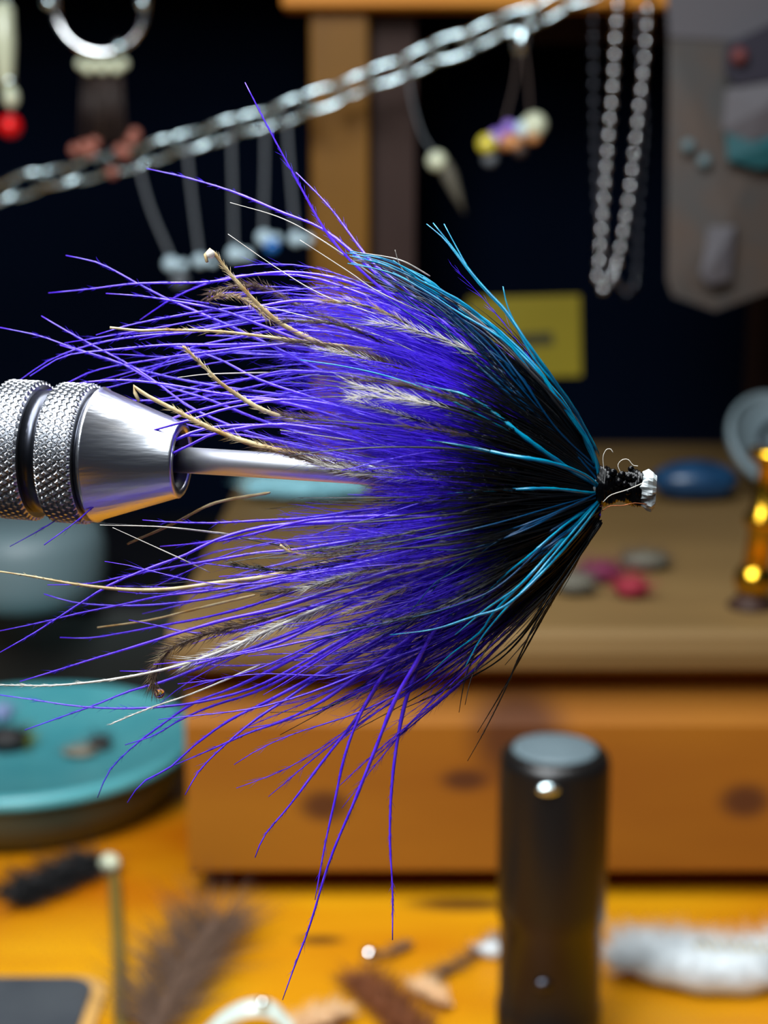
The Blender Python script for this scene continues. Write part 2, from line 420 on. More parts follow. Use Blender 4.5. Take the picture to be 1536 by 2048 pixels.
# --- traced purple plumes (tip first, photo pixels)
PUR = [
 [(490,165),(540,262),(600,372),(650,460),(700,520),(790,600),(950,725)],
 [(592,345),(660,415),(740,520),(800,570),(950,700)],
 [(293,337),(380,357),(470,385),(560,423),(640,455),(700,500),(790,580),(960,720)],
 [(132,511),(200,527),(275,567),(340,600),(450,648),(560,700),(760,800),(1000,905)],
 [(97,586),(180,578),(275,567),(420,564),(500,550),(600,545),(700,565),(800,615),(950,730)],
 [(280,640),(340,600),(400,572),(470,553),(560,549),(650,562),(800,625),(960,740)],
 [(212,587),(270,591),(330,599),(440,620),(520,650),(700,720),(900,810)],
 [(192,670),(260,650),(350,632),(430,620),(520,612),(620,602),(750,640),(950,765)],
 [(0,655),(80,672),(150,697),(250,730),(310,765),(420,800),(550,850),(750,905),(950,950)],
 [(83,632),(130,660),(190,693),(260,730),(320,770),(400,825),(550,880),(760,920)],
 [(40,760),(100,720),(180,690),(280,672),(380,665),(470,650),(600,640),(800,695),(960,785)],
 [(60,752),(130,712),(220,700),(330,690),(430,690),(560,690),(700,720),(900,805)],
 [(118,775),(190,741),(290,722),(400,706),(530,692),(650,692),(850,772)],
 [(275,760),(330,725),(370,700),(450,680),(600,660),(800,710)],
 [(260,802),(330,797),(400,782),(500,757),(600,742),(800,780)],
 [(335,785),(420,767),(500,757),(650,742),(820,780)],
 [(0,898),(80,900),(160,895),(230,880),(300,862),(380,840),(480,812),(620,802),(850,862)],
 [(25,1030),(90,980),(160,925),(230,885),(300,855),(400,820),(550,802),(800,872)],
 [(20,1093),(80,1060),(170,1005),(270,945),(370,895),(450,862),(600,852),(850,912)],
 [(88,1090),(150,1045),(190,1010),(230,970),(290,925),(350,880),(450,852),(650,862),(880,920)],
 [(195,860),(260,866),(330,872),(430,868),(560,850),(760,870)],
 [(360,845),(430,862),(520,876),(650,906),(800,935)],
 [(0,832),(60,800),(140,770),(240,760),(340,770),(460,790),(640,810),(860,860)],
 [(250,700),(330,690),(430,715),(520,760),(640,800),(820,860)],
 [(120,690),(220,720),(300,745),(420,770),(560,790),(760,830)],
 [(285,1040),(340,1044),(420,1046),(520,1041),(620,1035),(750,1018),(900,1010)],
 [(320,1093),(380,1088),(450,1080),(530,1062),(620,1040),(750,1032),(950,1030)],
 [(95,1170),(180,1167),(260,1150),(340,1135),(430,1120),(520,1105),(600,1098),(720,1078),(900,1050)],
 [(0,1305),(70,1265),(140,1220),(220,1170),(300,1136),(370,1110),(440,1077),(540,1052),(700,1042),(900,1032)],
 [(0,1262),(90,1243),(160,1226),(240,1210),(330,1191),(430,1180),(560,1155),(700,1130),(950,1070)],
 [(88,1188),(140,1203),(200,1210),(280,1211),(360,1205),(430,1195),(520,1175),(620,1150),(800,1112)],
 [(120,1275),(180,1276),(250,1265),(330,1250),(410,1235),(500,1212),(620,1172),(850,1102)],
 [(40,1363),(100,1345),(180,1320),(280,1290),(360,1265),(460,1237),(560,1215),(720,1162),(950,1082)],
 [(258,1240),(310,1250),(370,1264),(430,1266),(500,1255),(650,1205)],
 [(0,1390),(70,1400),(150,1412),(240,1417),(330,1413),(420,1400),(520,1370),(650,1300),(850,1182),(1000,1082)],
 [(50,1460),(120,1435),(190,1410),(260,1382),(330,1362),(400,1335),(520,1290),(700,1220),(950,1100)],
 [(240,1342),(300,1342),(380,1331),(460,1310),(560,1285),(720,1210)],
 [(195,1595),(220,1540),(270,1490),(330,1445),(390,1405),(480,1370),(600,1310),(780,1210),(980,1090)],
 [(250,1490),(310,1470),(360,1440),(430,1410),(520,1380),(650,1310),(850,1190)],
 [(255,1605),(285,1565),(340,1535),(390,1490),(460,1440),(540,1400),(650,1340),(800,1250),(980,1120)],
 [(370,1590),(400,1540),(450,1490),(510,1440),(570,1400),(660,1340),(800,1260),(1000,1120)],
 [(350,1530),(420,1500),(500,1465),(570,1440),(640,1405),(720,1350),(800,1290),(950,1170)],
 [(510,1715),(530,1670),(580,1610),(640,1530),(710,1440),(750,1380),(800,1300),(900,1200),(1050,1080)],
 [(630,1800),(650,1690),(670,1600),(690,1510),(720,1430),(760,1360),(830,1270),(950,1160)],
 [(565,2000),(590,1930),(620,1850),(660,1720),(710,1600),(750,1500),(790,1400),(830,1330),(900,1220),(1050,1090)],
 [(785,1880),(785,1780),(780,1680),(783,1580),(795,1480),(815,1390),(850,1310),(930,1190),(1060,1080)],
]
for pts in PUR:
    up = pts[0][1] < 890 and pts[0][0] < 450
    o1 = rng.uniform(0, 6) if up else rng.uniform(-5, 3)
    P = fpath(pts, rng.uniform(-3, 3) if up else rng.uniform(-6, 1), o1, 40)
    herl('purple_plume', M['purple'], P, rng.uniform(.20, .28), .05, 6, .18, 1.8)
    barbs('purple', P, .3, .95, 150, .9, .02, .45)
# --- filling plumes between the upper and lower outline
t_ = np.linspace(0, 1, 9)
UPC = spline([(1200,935),(1125,800),(1010,680),(860,590),(690,548),(500,556),(300,600),(100,660)], 60)
MID = spline([(1204,985),(1060,972),(900,962),(740,955),(580,945),(420,925),(260,905),(100,890)], 60)
LOW = spline([(1200,1030),(1130,1135),(1020,1235),(880,1330),(720,1410),(560,1480),(420,1540),(300,1610)], 60)
def vfib(v0, v1, tm, dep, n=26, wob=8):
    t = np.linspace(0.0, tm, n); i = t * 59
    def ev(C): return np.stack([np.interp(i, np.arange(60), C[:, k]) for k in (0, 1)], 1)
    v = v0 + (v1 - v0) * (t / max(tm, .01)) ** 1.3
    mI, u, l = ev(MID), ev(UPC), ev(LOW)
    d2 = np.where(v[:, None] > 0, mI + (u - mI) * np.abs(v)[:, None], mI + (l - mI) * np.abs(v)[:, None])
    ph = rng.uniform(0, 6, 2); f = rng.uniform(6, 14, 2)
    d2[:, 1] += wob * (t / .6) * (np.sin(t * f[0] + ph[0]) - sin(ph[0])); d2[:, 0] += .4 * wob * t * np.sin(t * f[1] + ph[1])
    e = np.clip(t * 2.2, 0, 1)
    off = dep * np.sqrt(np.clip(1 - v * v, 0.05, 1)) * np.sin(e * pi / 2) * 11
    return np.array([at(x, y, D(x, o)) for (x, y), o in zip(d2, off)])
cnt = 0
while cnt < 210:
    v0 = rng.uniform(-1, .9); tm = np.clip(rng.beta(2.2, 2.6) * .75 + .33, .35, .98)
    v1 = v0 + rng.normal(0, .19)
    if abs(v1 + .05) < .24 and tm > .5: tm = rng.uniform(.36, .5)
    dep = rng.uniform(-.85, .8)
    if 0 < v0 < .5 and tm > .6: tm = rng.uniform(.45, .6)
    if v0 > 0 and tm > .52: dep = rng.uniform(.15, .95)
    P = vfib(v0, v1, tm, dep, 24, 14)
    herl('purple_plume', M['purple'], P, rng.uniform(.08, .2), .035, 5, .15, 1.6)
    barbs('purple', P, .35, .95, 90, 1.5, .016, .4)
    cnt += 1
# soft down filling the middle of the purple hackle, too fine to count
b = MB(); n = 5200
Ps, Ds, Ls, Be = [], [], [], []
for _ in range(1500):
    v0 = rng.uniform(-1, .88); tm = rng.uniform(.33, .62)
    if abs(v0 + .05) < .16: tm = rng.uniform(.3, .43)
    P = vfib(v0, v0 + rng.normal(0, .08), tm, rng.uniform(-.85, .8), 14, 6)
    b.tube(P[3:], np.linspace(.06, .018, 11), 3, False)
    barbs('purple', P, .45, 1, 24, 1.6, .014, .4)
b.build('purple_down', M['purple_soft'], fly, True, 'stuff')

# --- black hackle
BLK = [
 [(935,1522),(970,1460),(1010,1380),(1040,1310),(1080,1230),(1140,1140),(1196,1050)],
 [(918,1425),(930,1360),(955,1300),(1010,1230),(1100,1130),(1190,1050)],
 [(930,1410),(945,1350),(985,1280),(1040,1215),(1120,1120),(1195,1040)],
 [(840,1402),(900,1372),(980,1322),(1050,1260),(1110,1170),(1195,1050)],
 [(800,1420),(870,1390),(950,1350),(1010,1310),(1070,1240),(1150,1120),(1200,1040)],
 [(560,1470),(650,1420),(740,1360),(850,1270),(1000,1150)],
 [(540,1425),(620,1420),(720,1390),(800,1340),(950,1220),(1100,1090)],
 [(660,1410),(730,1370),(820,1320),(930,1240),(1080,1120)],
 [(955,1465),(1000,1390),(1050,1300),(1100,1210),(1160,1110),(1203,1040)],
 [(1010,1330),(1060,1270),(1110,1190),(1160,1110),(1204,1045)],
 [(870,1360),(950,1300),(1020,1240),(1090,1160),(1190,1050)],
 [(890,1290),(960,1240),(1050,1170),(1120,1100),(1195,1030)],
 [(180,1045),(330,1055),(450,1070),(620,1100),(750,1100),(950,1050)],
 [(430,1130),(560,1108),(700,1090),(850,1060),(1000,1030)],
 [(250,1175),(360,1165),(480,1155),(600,1130),(760,1100),(950,1050)],
 [(300,1195),(420,1185),(560,1180),(700,1150),(860,1110),(1000,1060)],
]
for pts in BLK:
    P = fpath(pts, rng.uniform(-5, 2), rng.uniform(-5, 2), 34)
    herl('black_hackle', M['black_fib'] if pts[0][0] > 500 else M['grey_fib'], P, .13, .03, 5)
    barbs('black', P, .3, .9, 40, .7, .012, .4)
for i in range(190):
    v0 = rng.uniform(-1.05, 1.0); tm = rng.uniform(.17, .34) if i % 3 else rng.uniform(.4, .66)
    P = vfib(v0, v0 + rng.normal(0, .1), tm, rng.uniform(-1.25, -.8) if i % 3 else rng.uniform(-1, 1), 20, 5)
    herl('black_hackle', M['black_fib'] if i % 6 else M['grey_fib'], P, rng.uniform(.10, .17), .03, 5)
    barbs('black', P, .35, 1, 30, .9, .012, .35)
b = MB()
for _ in range(1500):
    v0 = rng.uniform(-1.08, 1.02); tm = rng.uniform(.14, .34)
    P = vfib(v0, v0 + rng.normal(0, .05), tm, rng.uniform(-1.25, -.8) if rng.random() < .7 else rng.uniform(-.8, 1.0), 12, 3)
    b.tube(P, np.linspace(.09, .02, 12), 3, False)
b.build('black_underfur', M['black_fib'], fly, True, 'stuff')

# --- teal strands
TEA = [
 ([(853,448),(890,480),(930,532),(970,580),(1010,622),(1050,680),(1100,750),(1150,822),(1196,905)], .16),
 ([(866,446),(900,488),(934,534),(972,580),(1012,622),(1052,682),(1102,752),(1152,824),(1197,908)], .14),
 ([(888,448),(915,498),(938,538),(975,582),(1014,624),(1054,684),(1104,754),(1154,826),(1198,912)], .12),
 ([(1006,573),(1015,612),(1036,660),(1070,720),(1110,768),(1150,824),(1192,895)], .12),
 ([(853,880),(940,894),(1010,909),(1100,925),(1170,950),(1206,985)], .2),
 ([(895,987),(960,983),(1090,977),(1180,986)], .17),
 ([(830,765),(870,775),(930,790),(980,820),(1060,882),(1150,945)], .24),
 ([(823,1222),(870,1166),(916,1140),(1000,1080),(1120,1020)], .11),
 ([(845,1210),(890,1150),(940,1110),(1020,1070),(1130,1020)], .1),
 ([(780,1270),(870,1258),(950,1232),(1010,1212),(1080,1150),(1160,1060)], .2),
 ([(850,1360),(900,1310),(960,1265),(990,1222),(1060,1150),(1150,1050)], .2),
 ([(930,1335),(960,1280),(1000,1230),(1060,1165),(1140,1070)], .17),
 ([(870,1100),(920,1080),(1000,1065),(1100,1030)], .12),
 ([(820,1095),(880,1100),(950,1095),(1050,1060),(1150,1010)], .12),
 ([(600,1292),(700,1262),(800,1240),(900,1215),(1000,1170),(1120,1060)], .12),
 ([(640,1095),(740,1088),(860,1075),(980,1050),(1120,1010)], .1),
 ([(960,1200),(1010,1150),(1060,1110),(1130,1050),(1190,1010)], .18),
 ([(910,1270),(970,1220),(1040,1170),(1110,1095),(1190,1020)], .2),
 ([(600,720),(700,735),(800,760),(900,800),(1030,870),(1150,945)], .12),
]
for pts, r in TEA:
    P = fpath(pts, rng.uniform(-10, -7), rng.uniform(-8, -4), 30)
    herl('teal_strand', M['teal'] if pts[-1][1] < 990 and pts[0][1] < 1000 else M['teal_deep'] if r < .13 else M['teal'], P, r * (1 if pts[0][1] < 1000 else .75), .04, 5, .2, 3)
for i in range(34):                                          # the bright bundle along the upper outline
    j = rng.normal(0, 13); tip = rng.uniform(0, 1)
    base = [(700,502),(780,520),(850,556),(920,602),(1000,662),(1070,734),(1130,812),(1185,895)]
    pts = [(x + rng.normal(0, 4), y + abs(j) * (.9 if x < 1100 else .3) + rng.normal(0, 3)) for x, y in base]
    k0 = int(tip * 4)
    P = fpath(pts[k0:], rng.uniform(-7, 0), rng.uniform(-7, 0), 26)
    herl('teal_strand', M['teal'] if rng.random() < .75 else M['grey_fib'], P, rng.uniform(.09, .17), .04, 5, .2, 3)
for i in range(40):                                          # darker teal among the black
    j = rng.uniform(0, 1)
    base = np.array([(760,560),(870,622),(960,705),(1040,790),(1120,880),(1195,955)]) if i % 2 else np.array([(900,1215),(980,1160),(1060,1110),(1130,1060),(1195,1010)])
    pts = [(min(x + rng.normal(0, 12), 1203), y + (j - .5) * 60 * min(1, (1230 - x) / 200) + rng.normal(0, 5)) for x, y in base]
    P = fpath(pts[int(rng.integers(0, 2)):], rng.uniform(-6, -2), rng.uniform(-6, 0), 24)
    herl('teal_strand', M['teal_deep'], P, rng.uniform(.08, .16), .03, 5, .2, 3)

# --- cream quills and natural feathers
up_cam = UP * .9 - RT * .3
def quill(pts, r0, r1, off0, off1, material='cream', name='cream_quill', n=36, root=False, label=None, taper=1.5):
    P = fpath(pts, off0, off1, n, root)
    herl(name, M[material], P, r0, r1, 7, .1, taper, label)
    return P
P = quill([(414,524),(411,507),(421,499),(433,512),(460,548),(500,592),(535,626),(575,655),(660,695),(820,760)], .34, .2, -3, -7, label='cream quill with a hooked tip')
barbs('cream', P, .3, .9, 260, .9, .03, .45)
MB().ball(at(421, 508, D(421, -7)), .42, 14, 10, bump=.15).build('quill_bulb', M['white_barb'], fly)
P = quill([(365,692),(400,725),(440,765),(490,800),(540,826),(640,860)], .36, .12, -4, -7); barbs('cream', P, .2, .95, 220, .9, .035, .3)
P = quill([(278,802),(265,772),(292,790),(350,820),(420,856),(500,886),(600,912),(700,946),(820,962)], .38, .22, -5, -7); barbs('cream', P, .05, .8, 420, 1.1, .028, .6)
barbs('brown', P, .0, .5, 300, 1.6, .02, .9)
P = quill([(0,1143),(60,1152),(150,1168),(250,1179),(340,1178),(430,1166),(550,1150),(720,1108)], .34, .1, -4, -6); barbs('cream', P, .3, .95, 200, .6, .03, .35)
P = quill([(-4,1370),(100,1371),(200,1362),(300,1345),(390,1321),(470,1291),(560,1250),(700,1190),(900,1092)], .27, .08, -3, -8, 'white_barb', 'white_quill'); 
barbs('white', P, .22, .6, 420, 2.0, .04, .4, (UP, .3))
barbs('white', P, .6, .98, 160, .7, .03, .3)
P = quill([(314,1384),(306,1360),(314,1330),(345,1295),(420,1266),(500,1246),(620,1212)], .22, .1, -2, -4, 'brown_fib', 'brown_quill', label='curled brown feather'); barbs('brown', P, .2, .98, 500, 1.9, .03, .8)
barbs('cream', P, .6, .98, 120, 1.4, .025, .9)
P = quill([(440,610),(415,603),(430,585),(480,571),(540,580),(600,612),(720,660)], .25, .1, 2, 0, 'brown_fib', 'brown_quill'); barbs('brown', P, .15, .9, 500, 1.2, .03, .7)
P = quill([(545,645),(520,622),(480,596),(440,592),(414,602)], .16, .08, -2, -3, 'brown_fib', 'brown_quill'); barbs('cream', P, .05, .95, 260, 1.1, .03, .7)
P = quill([(220,655),(280,661),(340,660),(450,664),(600,682),(760,700)], .22, .14, -3, -5); barbs('cream', P, .0, .8, 160, 1.0, .025, .5)
P = quill([(224,1447),(300,1416),(390,1385),(520,1330)], .13, .07, -3, -5, 'white_barb', 'white_quill')
barbs('white', P, .4, 1, 90, .7, .02, .3)
P = quill([(255,1088),(350,1046),(430,1006),(540,985)], .2, .12, 3, 5)
P = quill([(195,1255),(300,1240),(400,1216),(510,1190)], .18, .1, 2, 4)
P = quill([(560,1090),(585,1105),(640,1112),(720,1100)], .2, .15, -3, -4); barbs('cream', P, 0, .9, 150, 1.2, .025, .7)
for pts in ([(460,405),(560,435),(640,478),(760,560)], [(600,480),(700,545),(760,585),(900,650)], [(456,468),(560,540),(650,592),(780,640),(950,722)],
            [(225,1055),(350,1112),(420,1145)], [(355,755),(420,748),(540,745)], [(790,500),(800,530),(830,580)], [(200,1050),(330,1054),(460,1068)],
            [(560,860),(700,880),(860,905),(1000,930)], [(600,905),(720,925),(880,945)], [(720,505),(800,520),(860,552)], [(520,610),(640,640),(760,672),(900,740)]):
    quill(pts, .07, .025, -4, -6, 'white_barb', 'white_hair', 22)
# natural grey-brown feathers lying along the mandrel and through the wing
for (pts, kd_, c, L) in (([(560,905),(680,930),(800,948),(960,962)], 'brown', 700, 2.2), ([(620,925),(720,945),(850,955),(980,965)], 'white', 380, 2.0),
                     ([(560,680),(650,690),(760,720),(880,770)], 'brown', 420, 1.8), ([(640,700),(720,715),(820,745)], 'white', 160, 1.6), ([(560,640),(680,650),(800,700)], 'brown', 300, 1.6),
                     ([(560,830),(680,850),(800,880)], 'brown', 300, 1.8), ([(700,800),(800,830),(900,860)], 'white', 160, 1.5),
                     ([(520,1190),(640,1170),(760,1130),(900,1080)], 'brown', 420, 1.8), ([(600,1180),(700,1150),(800,1120)], 'white', 200, 1.7), ([(460,1130),(580,1140),(720,1120)], 'black', 300, 1.6),
                     ([(640,600),(760,620),(880,690)], 'cream', 160, 1.5), ([(680,1230),(780,1190),(880,1140)], 'cream', 180, 1.6)):
    P = fpath(pts, -6, -7, 26, False)
    herl('natural_feather', M['grey_fib'], P, .14, .05, 5)
    barbs(kd_, P, 0, .95, c, L, .022, .42)
for i in range(12):
    v0 = rng.uniform(.2, .85) * (1 if i % 2 else -1); v1 = v0 + rng.normal(0, .06)
    P = vfib(v0, v1, rng.uniform(.5, .72), -1.02, 24, 6)
    herl('natural_feather', M['grey_fib'], P, .1, .03, 5)
    a_ = rng.uniform(.45, .7)
    barbs(('black', 'white', 'brown', 'brown')[i % 4], P, a_, min(1, a_ + rng.uniform(.2, .35)), 110, rng.uniform(1.2, 2.0), .02, .42)
for kd_, m_ in (('purple', 'purple_soft'), ('black', 'black_fib'), ('cream', 'cream'), ('white', 'white_barb'), ('brown', 'brown_fib')):
    q = [np.concatenate(a) for a in BARB[kd_]]
    MB().hairs(q[0], q[1], q[2], q[3], q[4]).build(kd_ + '_barbules', M[m_], fly, True, 'stuff')

# --- head, tube end, stray threads, glue drop
kf = 146 / F_PX
prof = []
hs = np.linspace(axs(1192), axs(1284), 44)
for i, h in enumerate(hs):
    u = i / 43
    r = (36 - 5 * u + 5 * sin(u * 9)) * kf * (.55 if u < .02 else 1) + .07 * sin(i * 2.4)
    prof.append((r, h))
def lump(r, h, an): return r * (1 + .05 * np.sin(an * 3 + h * 2.3) + .035 * np.sin(an * 7 - h * 5))
MB().lathe(prof, AX_A, AX, 40, False, lump).build('thread_head', M['head'], fly)
for (px, py, r) in ((1226,946,.42),(1244,950,.38),(1258,955,.36),(1238,964,.4),(1262,938,.3),(1218,958,.38),(1250,968,.34),(1268,958,.3),(1256,984,.3)):
    MB().ball(at(px, py, D(px, -1.3 - .4 * (py - 940) / 40)), r, 12, 8, bump=.12).build('resin_bump', M['head'], fly)
b = MB()
b2 = MB(); b2.lathe([(.9, axs(896)), (.9, axs(1280))], AX_A, AX, 20); b2.build('inner_tube', M['tube_white'], fly)
c0 = axs(1276)
def jag(r, h, an):
    return r * (1 + .16 * np.sin(an * 3 + 1 + h) + .12 * np.sin(an * 8 + h * 3) + .07 * np.sin(an * 17))
b.lathe([(.5, c0), (1.15, c0), (1.5, c0 + .35), (1.7, c0 + .9), (1.66, c0 + 1.35), (1.3, c0 + 1.7), (.8, c0 + 1.55), (.7, c0 + .6)], AX_A, AX, 44, True, jag).build('tube_end', M['tube_white'], fly, False)
def fthread(pts, r, m_, off=-2.2): MB().tube(spline([at(x, y, D(x, off)) for x, y in pts], 24), r, 5).build('loose_thread', M[m_], fly)
fthread([(1206,1004),(1222,990),(1255,979),(1288,965)], .04, 'white_barb')
fthread([(1203,1022),(1220,1012),(1245,1011),(1268,1006),(1294,1008)], .05, 'copper', -1)
fthread([(1241,945),(1236,930),(1244,920),(1256,919),(1266,930),(1276,932)], .03, 'white_barb', -1)
fthread([(1208,940),(1206,915),(1212,900),(1221,898),(1226,905)], .03, 'white_barb', -1)
MB().ball(at(319, 1387, D(319, -3)), .52, 18, 12).build('glue_drop', M['glue'], fly)

# ================================================================== HANGING THINGS
# silver necklace chain
CH = spline([on_y(x, y, yy) for x, y, yy in ((-160,440,668),(0,384,668),(120,352,668),(230,325,668),(330,297,668),(440,263,668),(560,228,668),(680,183,668),(790,140,668),(900,95,668),(1000,55,668),(1090,20,668),(1160,-12,668),(1230,-40,668))], 400)
seg = np.concatenate([[0], np.cumsum(np.linalg.norm(np.diff(CH, axis=0), axis=1))])
chain = thing('necklace_chain', 'heavy silver chain strung diagonally across the dark rack', 'chain', CH[200])
def oval(L, W, r, n=28, k=8):
    pts = []
    for i in range(n):
        a = 2 * pi * i / n; c, s_ = cos(a), sin(a)
        pts.append(((L / 2) * np.sign(c) * abs(c) ** .75, (W / 2) * np.sign(s_) * abs(s_) ** .85, 0))
    P = np.array(pts); V = []
    for i in range(n):
        T = P[(i + 1) % n] - P[i - 1]; T /= np.linalg.norm(T); N = np.cross(T, (0, 0, 1))
        for j in range(k): V.append(P[i] + r * (cos(2 * pi * j / k) * N + sin(2 * pi * j / k) * np.array((0, 0, 1))))
    Fs = [(i * k + j, ((i + 1) % n) * k + j, ((i + 1) % n) * k + (j + 1) % k, i * k + (j + 1) % k) for i in range(n) for j in range(k)]
    me = bpy.data.meshes.new('chain_link'); me.from_pydata((np.array(V) * S).tolist(), [], Fs)
    me.polygons.foreach_set('use_smooth', [True] * len(me.polygons)); return me
LM = oval(21, 11, 1.15); LM.materials.append(M['silver'])
pos, i = 4.0, 0
while pos < seg[-1] - 4:
    p = np.array([np.interp(pos, seg, CH[:, k]) for k in range(3)]); p2 = np.array([np.interp(pos + 3, seg, CH[:, k]) for k in range(3)])
    T = Vector(p2 - p).normalized()
    o = bpy.data.objects.new('link', LM); COL.objects.link(o); o.parent = chain
    Nn = Vector((0, -1, 0)); Nn = (Nn - T * Nn.dot(T)).normalized(); Bn = Nn.cross(T)
    R = Matrix((T, Bn, Nn)).transposed().to_4x4() @ Matrix.Rotation(radians(48 if i % 2 else -42) + random.uniform(-.15, .15), 4, 'X') @ Matrix.Rotation(radians(7 if i % 2 else -7), 4, 'Z')
    o.matrix_local = Matrix.Translation(Vector(p * S) - chain.location) @ R
    pos += 14.6; i += 1

# ball chains hanging from the rail
BM = bpy.data.meshes.new('bead'); _b = MB().ball((0, 0, 0), 2.1, 20, 14)
BM.from_pydata((np.concatenate(_b.v) * S).tolist(), [], _b.f); BM.polygons.foreach_set('use_smooth', [True] * len(BM.polygons)); BM.materials.append(M['silver_soft'])
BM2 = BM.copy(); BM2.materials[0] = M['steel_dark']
def ball_chain(label, pts, Y, bead, pitch=6.6):
    P = spline([on_y(x, y, Y + dy) for x, y, dy in pts], 300)
    sg = np.concatenate([[0], np.cumsum(np.linalg.norm(np.diff(P, axis=0), axis=1))])
    t = thing('ball_chain', label, 'chain', P[0], 'ball chains')
    MB().tube(P[::6], .45, 5).build('wire', M['silver_soft'], t)
    q = 0
    while q < sg[-1]:
        o = bpy.data.objects.new('bead', bead); COL.objects.link(o); o.parent = t
        o.location = Vector([np.interp(q, sg, P[:, k]) * S for k in range(3)]) - t.location
        q += pitch
ball_chain('front silver ball chain hanging in a long narrow loop', [(1238,-22,0),(1232,60,0),(1226,170,0),(1216,290,0),(1206,420,0),(1198,520,0),(1196,560,0),(1206,578,1),(1222,560,2),(1238,510,3),(1252,430,3),(1266,330,3),(1278,220,3),(1290,110,3),(1297,-22,3)], 672, BM)
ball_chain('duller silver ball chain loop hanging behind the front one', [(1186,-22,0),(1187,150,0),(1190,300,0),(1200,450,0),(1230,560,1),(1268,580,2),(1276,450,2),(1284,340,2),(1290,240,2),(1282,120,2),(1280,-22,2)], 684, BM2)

def wire(parent, pts, Y, r, m_, name='thread'):
    return MB().tube(spline([on_y(x, y, Y) for x, y in pts], 24), r, 6).build(name, M[m_], parent)
M['hair_thread'] = mat('pale_thread', (95, 100, 105), 0.5)
M['red'] = mat('red_bead', (235, 20, 22), 0.3, transl=.2)
M['clearbead'] = mat('pale_glass_bead', (190, 215, 225), 0.12, spec=.9)
M['bluebead'] = mat('blue_glass_bead', (30, 110, 190), 0.12, spec=.9)
M['yellowbead'] = mat('yellow_bead', (205, 190, 60), 0.2, spec=.8)
M['orangebead'] = mat('orange_bead', (190, 130, 80), 0.3)
M['purplebead'] = mat('violet_bead', (140, 110, 200), 0.2, spec=.8)
M['pinkbead'] = mat('dusty_pink_bead', (150, 90, 75), 0.35)
M['palebead'] = mat('ivory_bead', (200, 205, 175), 0.25, spec=.8)
M['greyf'] = mat('grey_fluff', (84, 80, 68), .7)
M['brown_hair'] = mat('brown_hair', (62, 48, 42), 0.5)
# hoop earring with bead wrap and hair tassel
Y = 655
c = on_y(200, 12, Y); hoop = thing('hoop_earring', 'large silver hoop with ivory beads and a brown hair tassel', 'earring', c)
rr = 88 / F_PX * 640
MB().tube([c + rr * np.array([cos(a), 0, sin(a)]) for a in np.linspace(0, 2 * pi, 60)], 1.5, 10).build('hoop', M['silver_soft'], hoop)
for k in range(7):
    MB().ball(on_y(163 + k * 14, 128 + (10 if k % 2 else 0), Y - 3), 2.4, 12, 8).build('ivory_bead', M['palebead'], hoop)
b = MB()
for _ in range(90):
    x = random.uniform(165, 245); b.tube([on_y(x, 145, Y + random.uniform(-3, 3)), on_y(205 + (x - 205) * 1.1 + random.uniform(-6, 6), 285, Y + random.uniform(-4, 4))], .25, 3)
b.build('tassel', M['brown_hair'], hoop, True, 'stuff')
for (x, y) in ((150,300),(170,292),(190,285),(180,305),(240,300),(262,282),(270,268),(250,308),(225,345)):
    MB().ball(on_y(x, y, Y - 2), 2.6, 12, 8).build('pink_bead', M['pinkbead'], hoop)
for (x, y) in ((98,4),(286,6),(240,95)):
    MB().ball(on_y(x, y, Y - 2), 2.9, 12, 8).build('silver_bead', M['silver'], hoop)
# red tipped drop at the left edge
t = thing('drop_earring', 'pale drop with a red bead hanging at the edge of the rack', 'earring', on_y(20, 40, Y), 'hanging earrings')
wire(t, [(14,-30),(18,30),(24,120),(22,200),(24,250)], Y, .4, 'silver', 'hook_wire')
MB().lathe([(1, -18), (3.5, -14), (4.6, 0), (4.2, 14), (1.5, 17)], on_y(8, 88, Y), (0.02, 0, 1), 24).build('pale_bar', M['palebead'], t)
MB().ball(on_y(19, 163, Y), 2.8, 14, 10).build('silver_bead', M['silver'], t)
MB().ball(on_y(22, 195, Y), 3.4, 14, 10, (1, 1, 1.3)).build('ivory_bead', M['palebead'], t)
MB().ball(on_y(20, 252, Y - 1), 5.0, 16, 12, (1, 1, .95)).build('red_bead', M['red'], t)
# thread drops hanging from the chain, glass beads at their ends
for (x0, y0, x1, y1, m_, r, lab) in ((275,345,342,528,'clearbead',3.2,'clear glass bead drop lowest on the slanting row'), (372,300,400,522,'clearbead',2.9,'clear bead drop just above the hooked cream quill'),
        (462,278,470,508,'clearbead',3.4,'large clear bead drop right of the hooked cream quill'), (530,262,528,476,'clearbead',3.3,'clear bead drop above a small blue bead'),
        (572,245,592,478,'clearbead',3.1,'clear bead drop nearest the wooden post')):
    t = thing('bead_drop', lab, 'earring', on_y(x0, y0, Y), 'glass bead drops on the chain')
    wire(t, [(x0, y0 - 20), ((x0 * .6 + x1 * .4), (y0 * .6 + y1 * .4)), (x1 - 2, y1 - 18), (x1, y1)], Y + 6, .9, 'hair_thread')
    MB().ball(on_y(x1, y1, Y + 5), r, 16, 12).build('glass_bead', M[m_], t)
    MB().ball(on_y(x1 + 24, y1 + 2, Y + 7), r * .7, 14, 10).build('glass_bead', M[m_], t)
    if lab.endswith('small blue bead'): MB().ball(on_y(544, 492, Y), 3.0, 16, 12).build('blue_bead', M['bluebead'], t)
    if 'lowest' in lab: MB().ball(on_y(360, 560, Y + 6), 3.6, 14, 10).build('glass_bead', M['hair_thread'], t)
